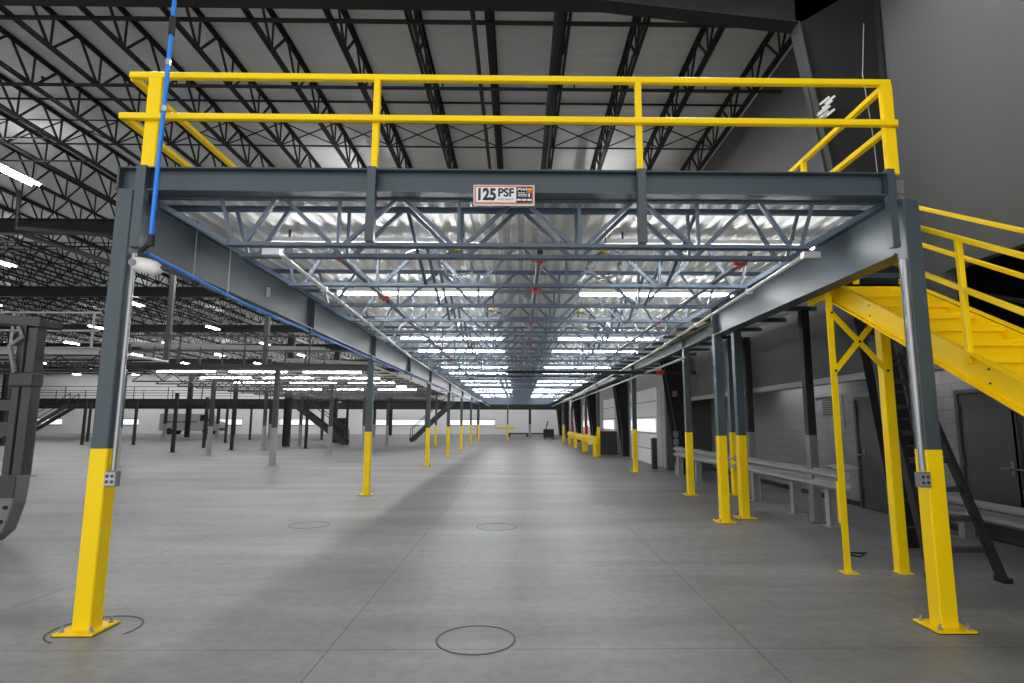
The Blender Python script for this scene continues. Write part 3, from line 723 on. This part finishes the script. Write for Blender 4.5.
# ------------------------------------------------------------------ stepladder
lad = thing('stepladder', 'tall dark stepladder standing open behind the right front column', 'stepladder', (0, 0, 0))
H_ = 2.62; base = [(4.27, 6.2), (4.93, 6.12)]; topx = [(4.36, 7.0), (4.62, 6.95)]
for (bx, by), (tx, ty) in zip(base, topx):
    fr_ = MB().bar((bx, by, 0.03), (tx, ty, H_), .05, .1, up=(0,1,0)).build('front_rail', 'black', lad)
    MB().box(bx-.04, bx+.05, by-.07, by+.07, 0, .05).build('foot', 'tyre', fr_)
for k in range(1, 9):
    f = k*.3/H_; a = [base[0][i]+(topx[0][i]-base[0][i])*f for i in (0, 1)]; b = [base[1][i]+(topx[1][i]-base[1][i])*f for i in (0, 1)]
    stp = MB().box(a[0], b[0], a[1]-.05, a[1]+.05, k*.3-.012, k*.3+.012).box(a[0], b[0], a[1]-.055, a[1]-.045, k*.3-.04, k*.3+.012)
    stp.build('step', 'dkgrey', lad)
for (bx, by), (tx, ty) in zip([(4.78, 7.4), (5.18, 7.3)], topx):
    MB().bar((bx, by, 0.02), (tx, ty+.06, H_), .03, .05, up=(0,1,0)).build('rear_rail', 'dkgrey', lad)
for k in range(1, 8):
    f = k*.33/H_; MB().bar((4.78-.42*f, 7.4-.4*f, k*.33), (5.18-.56*f, 7.3-.35*f, k*.33), .02).build('rear_rung', 'dkgrey', lad)
MB().box(4.33, 4.65, 6.86, 7.12, H_-.02, H_+.04).build('top_cap', 'tyre', lad)
tag(MB().tube([(4.2, 7.3, .01), (4.1, 7.2, .01), (4.02, 7.3, .012), (4.1, 7.42, .01), (4.3, 7.4, .01)], .01, 6).build('floor_cable', 'black'), 'short loop of black cable on the floor by the stair leg', 'cable')

# things on the lower right wall
vt = thing('wall_vent', 'small louvred grille high on the block wall', 'vent', (XRL-.03, 12.3, 1.93))
MB().box(0, .03, -.25, .25, -.16, .16).build('frame', 'dkgrey', vt)
v2 = MB()
for k in range(6): v2.box(-.008, .0, -.22, .22, -.13+k*.048, -.11+k*.048)
v2.build('slat', 'grey', vt)
conduit('wall_pipe', 'thin horizontal pipe above the grille on the block wall', [(XRL-.06, 12.9, 2.16), (XRL-.06, 11.7, 2.16), (XRL-.06, 11.65, 1.5)], .018, 'grey', 'pipe')
for i, (y0, y1) in enumerate(((11.6, 14.6), (8.2, 9.4))):
    t = thing('soffit_light', 'lit tube under the walkway soffit, %s' % ('far one behind the thin stair leg' if i == 0 else 'near one right of the front column'), 'light', (6.15, y0, 2.40), group='walkway soffit lights')
    MB().box(-.07, .07, 0, y1-y0, .01, .05).build('housing', 'white', t)
    MB().tube([(0, .05, -.005), (0, y1-y0-.05, -.005)], .022, 8).build('tube', mat('soffit_tube', (255, 255, 255), .4, 0, 0, emit=14), t)
# crumpled patch and cable near the tapered column
cr = MB(); import itertools
for k in range(9):
    a = (random.uniform(-.1, .1), random.uniform(-.03, .03), random.uniform(-.12, .12)); cr.bar((a[0]-.06, a[1], a[2]-.05), (a[0]+.07, a[1]+.02, a[2]+.06), .05, .03)
tag(cr.build('crumpled_plastic', 'white', None, loc=(4.36, 7.6, 6.0)), 'crumpled white plastic stuck on the tapered black column', 'plastic')
conduit('loose_cable', 'thin pale cable hanging down the black tapered column', [(5.04, 7.733, 7.4), (4.96, 7.733, 6.6), (5.04, 7.733, 5.6), (5.08, 7.733, 4.3)], .007, 'ltgrey', 'cable')
conduit('opening_handrail', 'grey sloping rail inside the dark opening behind the stair', [(5.7, 6.9, 3.15), (5.7, 5.0, 2.5)], .03, 'dkgrey', 'rail')
# bollard, cabinet and wall boxes at the far right
tag(MB().box(-.09, .09, -.09, .09, 0, 1.05).build('bollard', 'dkgrey', None, loc=(4.75, 20.6, 0), bevel=.01), 'grey square bollard in front of the pale dock door', 'bollard')
cbn = thing('equipment_cabinet', 'dark low equipment cabinet beside the far right wall', 'cabinet', (4.5, 29.5, 0))
MB().box(-.45, .45, 0, 1.2, 0, 1.15).build('body', 'dkgrey', cbn, bevel=.02)
MB().box(-.47, -.45, .05, 1.15, .15, .6).box(-.47, -.45, .05, 1.15, .65, 1.1).build('door', 'black', cbn)
for i, (y, z) in enumerate(((18.2, 2.5), (18.2, 1.25), (18.2, 1.0))):
    tag(MB().box(4.85, 4.99, 18.27, 18.39, z-.09, z+.09).build('control_box', 'grey', None, bevel=.01), ('upper control box on the second tapered column', 'middle control box on the second tapered column', 'lowest control box on the second tapered column')[i], 'control box')
for i, y in enumerate((32.8, 41.3)):
    t = thing('fire_extinguisher', 'red extinguisher on the far right column, %s one' % ('nearer' if i == 0 else 'farther'), 'fire extinguisher', (3.8, y, .95))
    MB().tube([(0, 0, 0), (0, 0, .45), (0, 0, .5)], .09, 10).build('bottle', 'red', t, True)
    MB().tube([(0, 0, .5), (0, 0, .58)], .03, 8).box(-.06, .06, -.01, .01, .58, .61).build('valve', 'black', t)
    MB().box(-.06, .06, .1, .12, .8, .95).build('sign_plate', 'red', t)

# ------------------------------------------------------------------ floor patches (core cut rings)
def ring(x, y, r, label, arc=(0, 360)):
    n = 48; vs = []; fs = []
    for k in range(n+1):
        a = math.radians(arc[0]+(arc[1]-arc[0])*k/n); vs += [((r-.008)*math.cos(a), (r-.008)*math.sin(a), 0), ((r+.008)*math.cos(a), (r+.008)*math.sin(a), 0)]
    vs += [(v[0], v[1], .003) for v in vs]; m2 = 2*(n+1)
    for k in range(n): a = 2*k; fs += [(a+m2, a+1+m2, a+3+m2, a+2+m2), (a, a+2, a+2+m2, a+m2), (a+1, a+1+m2, a+3+m2, a+3)]
    tag(MB().add(vs, fs).build('floor_ring', 'dkgrey', None, loc=(x, y, .001)), label, 'floor marking', 'round cuts in the floor')
ring(-.31, 4.59, .29, 'round dark cut in the concrete at the bottom centre')
ring(-3.27, 9.45, .3, 'round dark cut in the concrete left of the second left column')
ring(-.33, 9.3, .3, 'round dark cut in the concrete in mid aisle')
ring(-3.28, 4.83, .31, 'partial round cut around the left front column base', (-20, 250))

# ------------------------------------------------------------------ background mezzanines on the left
def platform(nm, label, x0, x1, y0, y1, zb, zt_, cols, m='grey', colm='dkgrey', low='ltgrey', lights=True, rail=True, railx=2.4, cs=.16):
    t = thing(nm, label, 'mezzanine platform', (0, y0, 0))
    MB().ibeam((x0, .1, (zb+zt_)/2), (x1, .1, (zb+zt_)/2), .2, zt_-zb, .03, .012).build('front_beam', m, t)
    MB().box(x0, x1, .2, y1-y0, zt_-.09, zt_-.03).build('deck_plate', 'deck', t)
    jm = MB(); k = 1.2; zl = zt_-.6
    while k < y1-y0:
        jm.box(x0, x1, k-.03, k+.03, zt_-.14, zt_-.09).box(x0, x1, k-.03, k+.03, zl, zl+.05)
        x = x0
        while x < x1-1.0:
            jm.bar((x, k, zl+.04), (x+.6, k, zt_-.12), .03).bar((x+.6, k, zt_-.12), (x+1.2, k, zl+.04), .03); x += 1.2
        k += 1.5
    jm.build('floor_truss', 'dkgrey', t)
    if rail:
        rm = MB()
        for z in (.5, 1.05): rm.bar((x0, .05, zt_+z), (x1, .05, zt_+z), .05)
        rm.build('rail', m, t)
        x = x0
        while x <= x1: MB().bar((x, .05, zt_), (x, .05, zt_+1.05), .05).build('rail_post', m, t); x += railx
    return t
def bgcol(x, y, H, label, up='dkgrey', low='ltgrey', s=.16, group='columns of the grey platforms'):
    key = (H, up, low, s)
    if key not in protos:
        t = thing('platform_column', label, 'column', (x, y, 0), group=group)
        MB().bar((0, 0, 1.38), (0, 0, H), s).build('shaft', up, t); MB().bar((0, 0, .01), (0, 0, 1.38), s+.01).build('painted_base', low, t)
        MB().box(-.17, .17, -.17, .17, 0, .015).build('base_plate', low, t); protos[key] = t
    else: dup(protos[key], (x, y, 0), label=label)
platform('platform', 'long grey platform with railing in the middle distance behind the left row', -15, -5.4, 21.6, 44, 3.5, 3.72, None, 'dkgrey')
platform('platform', 'grey platform with pale edge beam and railing at the far left', -32, -12.6, 17.4, 21.0, 3.58, 3.8, None, 'ltgrey')
platform('platform', 'dark far platform across the back of the hall', -72, 5.1, 61.2, 66, 2.9, 3.75, None, 'black', railx=3)
platform('platform', 'dark platform deep in the left of the hall', -64, -17.5, 52, 58, 3.2, 3.6, None, 'black', railx=3)
cl_ = [(-14.6, 21.7), (-8.95, 21.7), (-14.7, 28.3), (-9.0, 28.3), (-14.6, 39.6), (-8.8, 39.6), (-14.6, 34), (-8.9, 34)]
nm_ = ['front left', 'front right', 'second row left', 'second row right', 'back row left', 'back row right', 'third row left', 'third row right']
for (x, y), q in zip(cl_, nm_): bgcol(x, y, 3.5, 'grey column under the middle platform, %s' % q)
for i, (x, y) in enumerate(((-18.1, 31.2), (-16.2, 33.6), (-12.9, 36.0), (-12.2, 42), (-19.3, 36.5), (-26.5, 41), (-22.2, 45), (-30, 41), (-34, 47), (-24, 53), (-17.6, 53), (-29.5, 56))):
    bgcol(x, y, 3.1, 'black post among the far left platforms, %s from the right' % ORD[[3, 2, 1, 0, 5, 7, 6, 9, 11, 8, 4, 10][i]], 'black', 'black', .14, 'black posts of the far platforms')
for i, (x, y) in enumerate(((-26, 17.5), (-20.2, 17.5), (-14.4, 17.6))):
    bgcol(x, y, 3.42, 'grey column under the pale edged platform, %s from the left' % ORD[i], 'dkgrey', 'dkgrey', .15)
for i in range(9):
    bgcol(-42+5.4*i, 61.4, 3.0, 'black column under the far back platform, %s from the left' % ORD[i], 'black', 'ltgrey', .25, 'columns of the back platform')
# strip lights under the middle platform
for r in range(5):
    for j, x in enumerate((-12.6, -9.9, -7.1)):
        dup(sl, (x, 22.2+3.0*r, 3.473), label='strip light under the middle grey platform, %s row back, %s' % (ORD[r], ('left', 'middle', 'right')[j]), group='strip lights under the middle platform')
# tall dark posts rising past the platform (conveyor supports)
for i, (x, y, z0, z1) in enumerate(((-13.1, 21.7, 3.715, 7.45), (-9.45, 21.7, 3.715, 5.6), (-5.3, 15.6, 3.0, 3.6))):
    if i < 2: tag(MB().bar((x, y, z0), (x, y, z1), .16, .16).build('hanging_post', 'dkgrey'), ('tall grey post right of the left front column', 'grey post on the middle platform edge')[i], 'post')
# conveyor-like frames on the platform
for i, (x0, y0, x1, y1, z) in enumerate(((-16, 24, -9, 27, 4.75), (-14, 33, -7, 38, 5.1))):
    t = thing('conveyor', 'grey conveyor frame standing on the middle platform, %s one' % ('nearer' if i == 0 else 'farther'), 'conveyor', (0, 0, 0))
    b_ = MB(); b_.bar((x0, y0, z), (x1, y1, z+.2), .06, .2).bar((x0, y0+.7, z), (x1, y1+.7, z+.2), .06, .2); b_.build('side_frame', 'grey', t)
    n = 9; r_ = MB()
    for k in range(n+1):
        f = k/n; x, y, zz = x0+(x1-x0)*f, y0+(y1-y0)*f, z+.2*f
        r_.bar((x, y, zz), (x, y+.7, zz), .05); MB().bar((x, y, 3.72), (x, y, zz), .06).build('leg', 'dkgrey', t)
    r_.build('roller', 'dkgrey', t)
# far stairs
def far_stair(x0, x1, y, z1, label, m='dkgrey'):
    t = thing('far_stair', label, 'stair', (0, y, 0))
    for dy in (0, 1.0):
        MB().bar((x0, dy, z1), (x1, dy, 0.1), .05, .32).build('stringer', m, t)
        MB().bar((x0, dy, z1+.95), (x1, dy, 1.05), .05).bar((x0, dy, z1), (x0, dy, z1+.95), .05).bar((x1, dy, 0), (x1, dy, 1.05), .05).build('handrail', m, t)
    s_ = MB(); n = 14
    for k in range(n): f = (k+.5)/n; x = x0+(x1-x0)*f; s_.box(x-.13, x+.13, 0, 1, z1*(1-f)-.02, z1*(1-f)+.02)
    s_.build('tread', m, t)
far_stair(-16.4, -12.2, 41.5, 3.2, 'dark stair descending rightwards below the middle platform')
far_stair(-5.3, -8.6, 47, 3.2, 'dark stair descending leftwards behind the left column row')
far_stair(-38, -42.6, 50, 3.0, 'grey stair descending leftwards at the far left')
tag(MB().box(-.5, .5, 0, .6, 0, 1.9).build('machine_cabinet', 'black', None, loc=(-14.0, 46, 0), bevel=.02), 'dark upright cabinet beside the rightward far stair', 'cabinet')
# van by the back wall
vn = thing('van', 'white van parked by the far wall seen between dark posts', 'van', (-44.3, 73, 0))
MB().prism([(0, .5), (7.2, .5), (7.2, 1.5), (6.5, 1.7), (5.7, 2.55), (.1, 2.6), (0, 2.4)], 'Y', 0, 2).build('body', 'ltgrey', vn, bevel=.08)
MB().box(.5, 4.6, -.02, 0, 1.5, 1.62).box(7.1, 7.22, .1, 1.9, .5, .8).build('trim', 'black', vn)
MB().prism([(5.0, 1.65), (6.3, 1.65), (5.6, 2.4), (5.0, 2.4)], 'Y', -.02, 2.02).build('window', 'glass', vn)
for x in (1.3, 5.8):
    for y in (-.01, 1.8): MB().tube([(x, y, .42), (x, y+.22, .42)], .42, 16).build('wheel', 'tyre', vn)

# far dark lift equipment near the right vanishing area
pj = thing('pallet_jack', 'dark pallet truck parked at the far right end of the aisle', 'pallet truck', (2.9, 56, 0))
MB().box(-.5, .5, 0, .9, .15, .95).build('body', 'black', pj, bevel=.04); MB().tube([(-.3, 0, .9), (-.1, -.1, 1.7)], .05, 6).build('handle', 'black', pj)
for x in (-.35, .35): MB().tube([(x-.06, .3, .15), (x+.06, .3, .15)], .15, 12).build('wheel', 'tyre', pj)
pl = thing('pallet', 'low dark pallet on the floor in the far middle of the hall', 'pallet', (1.0, 66, 0))
MB().box(-2.2, 2.2, 0, 1.2, .25, .4).build('deck', 'dkgrey', pl); MB().box(-2.2, -1.9, 0, 1.2, 0, .25).box(1.9, 2.2, 0, 1.2, 0, .25).box(-.15, .15, 0, 1.2, 0, .25).build('block', 'dkgrey', pl)

# ------------------------------------------------------------------ forklift-like truck at the left edge
fk = thing('lift_truck', 'grey lift truck cut off by the left edge, with guard post and counterweight', 'lift truck', (-6.76, 7.9, 0))
MB().box(0, .10, -.04, .12, .85, 2.9).box(.13, .26, -.04, .12, .85, 2.86).build('guard_post', 'dkgrey', fk, bevel=.015)
MB().bar((-1.6, 0, 3.1), (.28, 0, 2.93), .1, .12).bar((-1.6, .3, 3.1), (.28, .3, 2.93), .1, .12).bar((.24, 0, 2.93), (.24, .3, 2.93), .08).bar((-.4, 0, 2.99), (-.4, .3, 2.99), .06).build('overhead_guard', 'dkgrey', fk)
MB().prism([(-2.0, .9), (.27, .9), (.25, .55), (.16, .2), (.02, .06), (-2.0, .0)], 'Y', -.1, .12).build('counterweight', 'grey', fk, bevel=.02)
MB().box(-2.0, .26, -.12, -.1, .62, .9).build('side_panel', 'dkgrey', fk)
for x, z in ((.17, .5), (.13, .32)): MB().tube([(x, -.13, z), (x, -.1, z)], .025, 8).build('bolt', 'black', fk)
MB().box(-2.0, .08, -.115, -.1, .08, .24).build('lower_plate', 'dkgrey', fk)
for x in (-.18, -.04): MB().tube([(x, -.13, .15), (x, -.11, .15)], .045, 12).build('hole', 'black', fk)
MB().box(-.04, .28, -.07, .14, 2.05, 2.25).build('clamp', 'dkgrey', fk, bevel=.03)
MB().tube([(.05, -.08, 2.25), (-.04, -.1, 2.6), (.1, -.08, 2.72), (.02, -.06, 2.86)], .03, 8).build('hose', 'grey', fk, True)
MB().bar((-2, .1, 1.75), (.0, .1, 1.82), .06, .14).bar((-2, .1, 1.5), (.2, .1, 1.52), .06, .14).bar((-1, .1, .95), (.0, .1, 1.5), .07).build('side_rail', 'dkgrey', fk)
MB().tube([(-1.3, -.25, .3), (-1.3, -.1, .3)], .3, 16).build('wheel', 'tyre', fk)
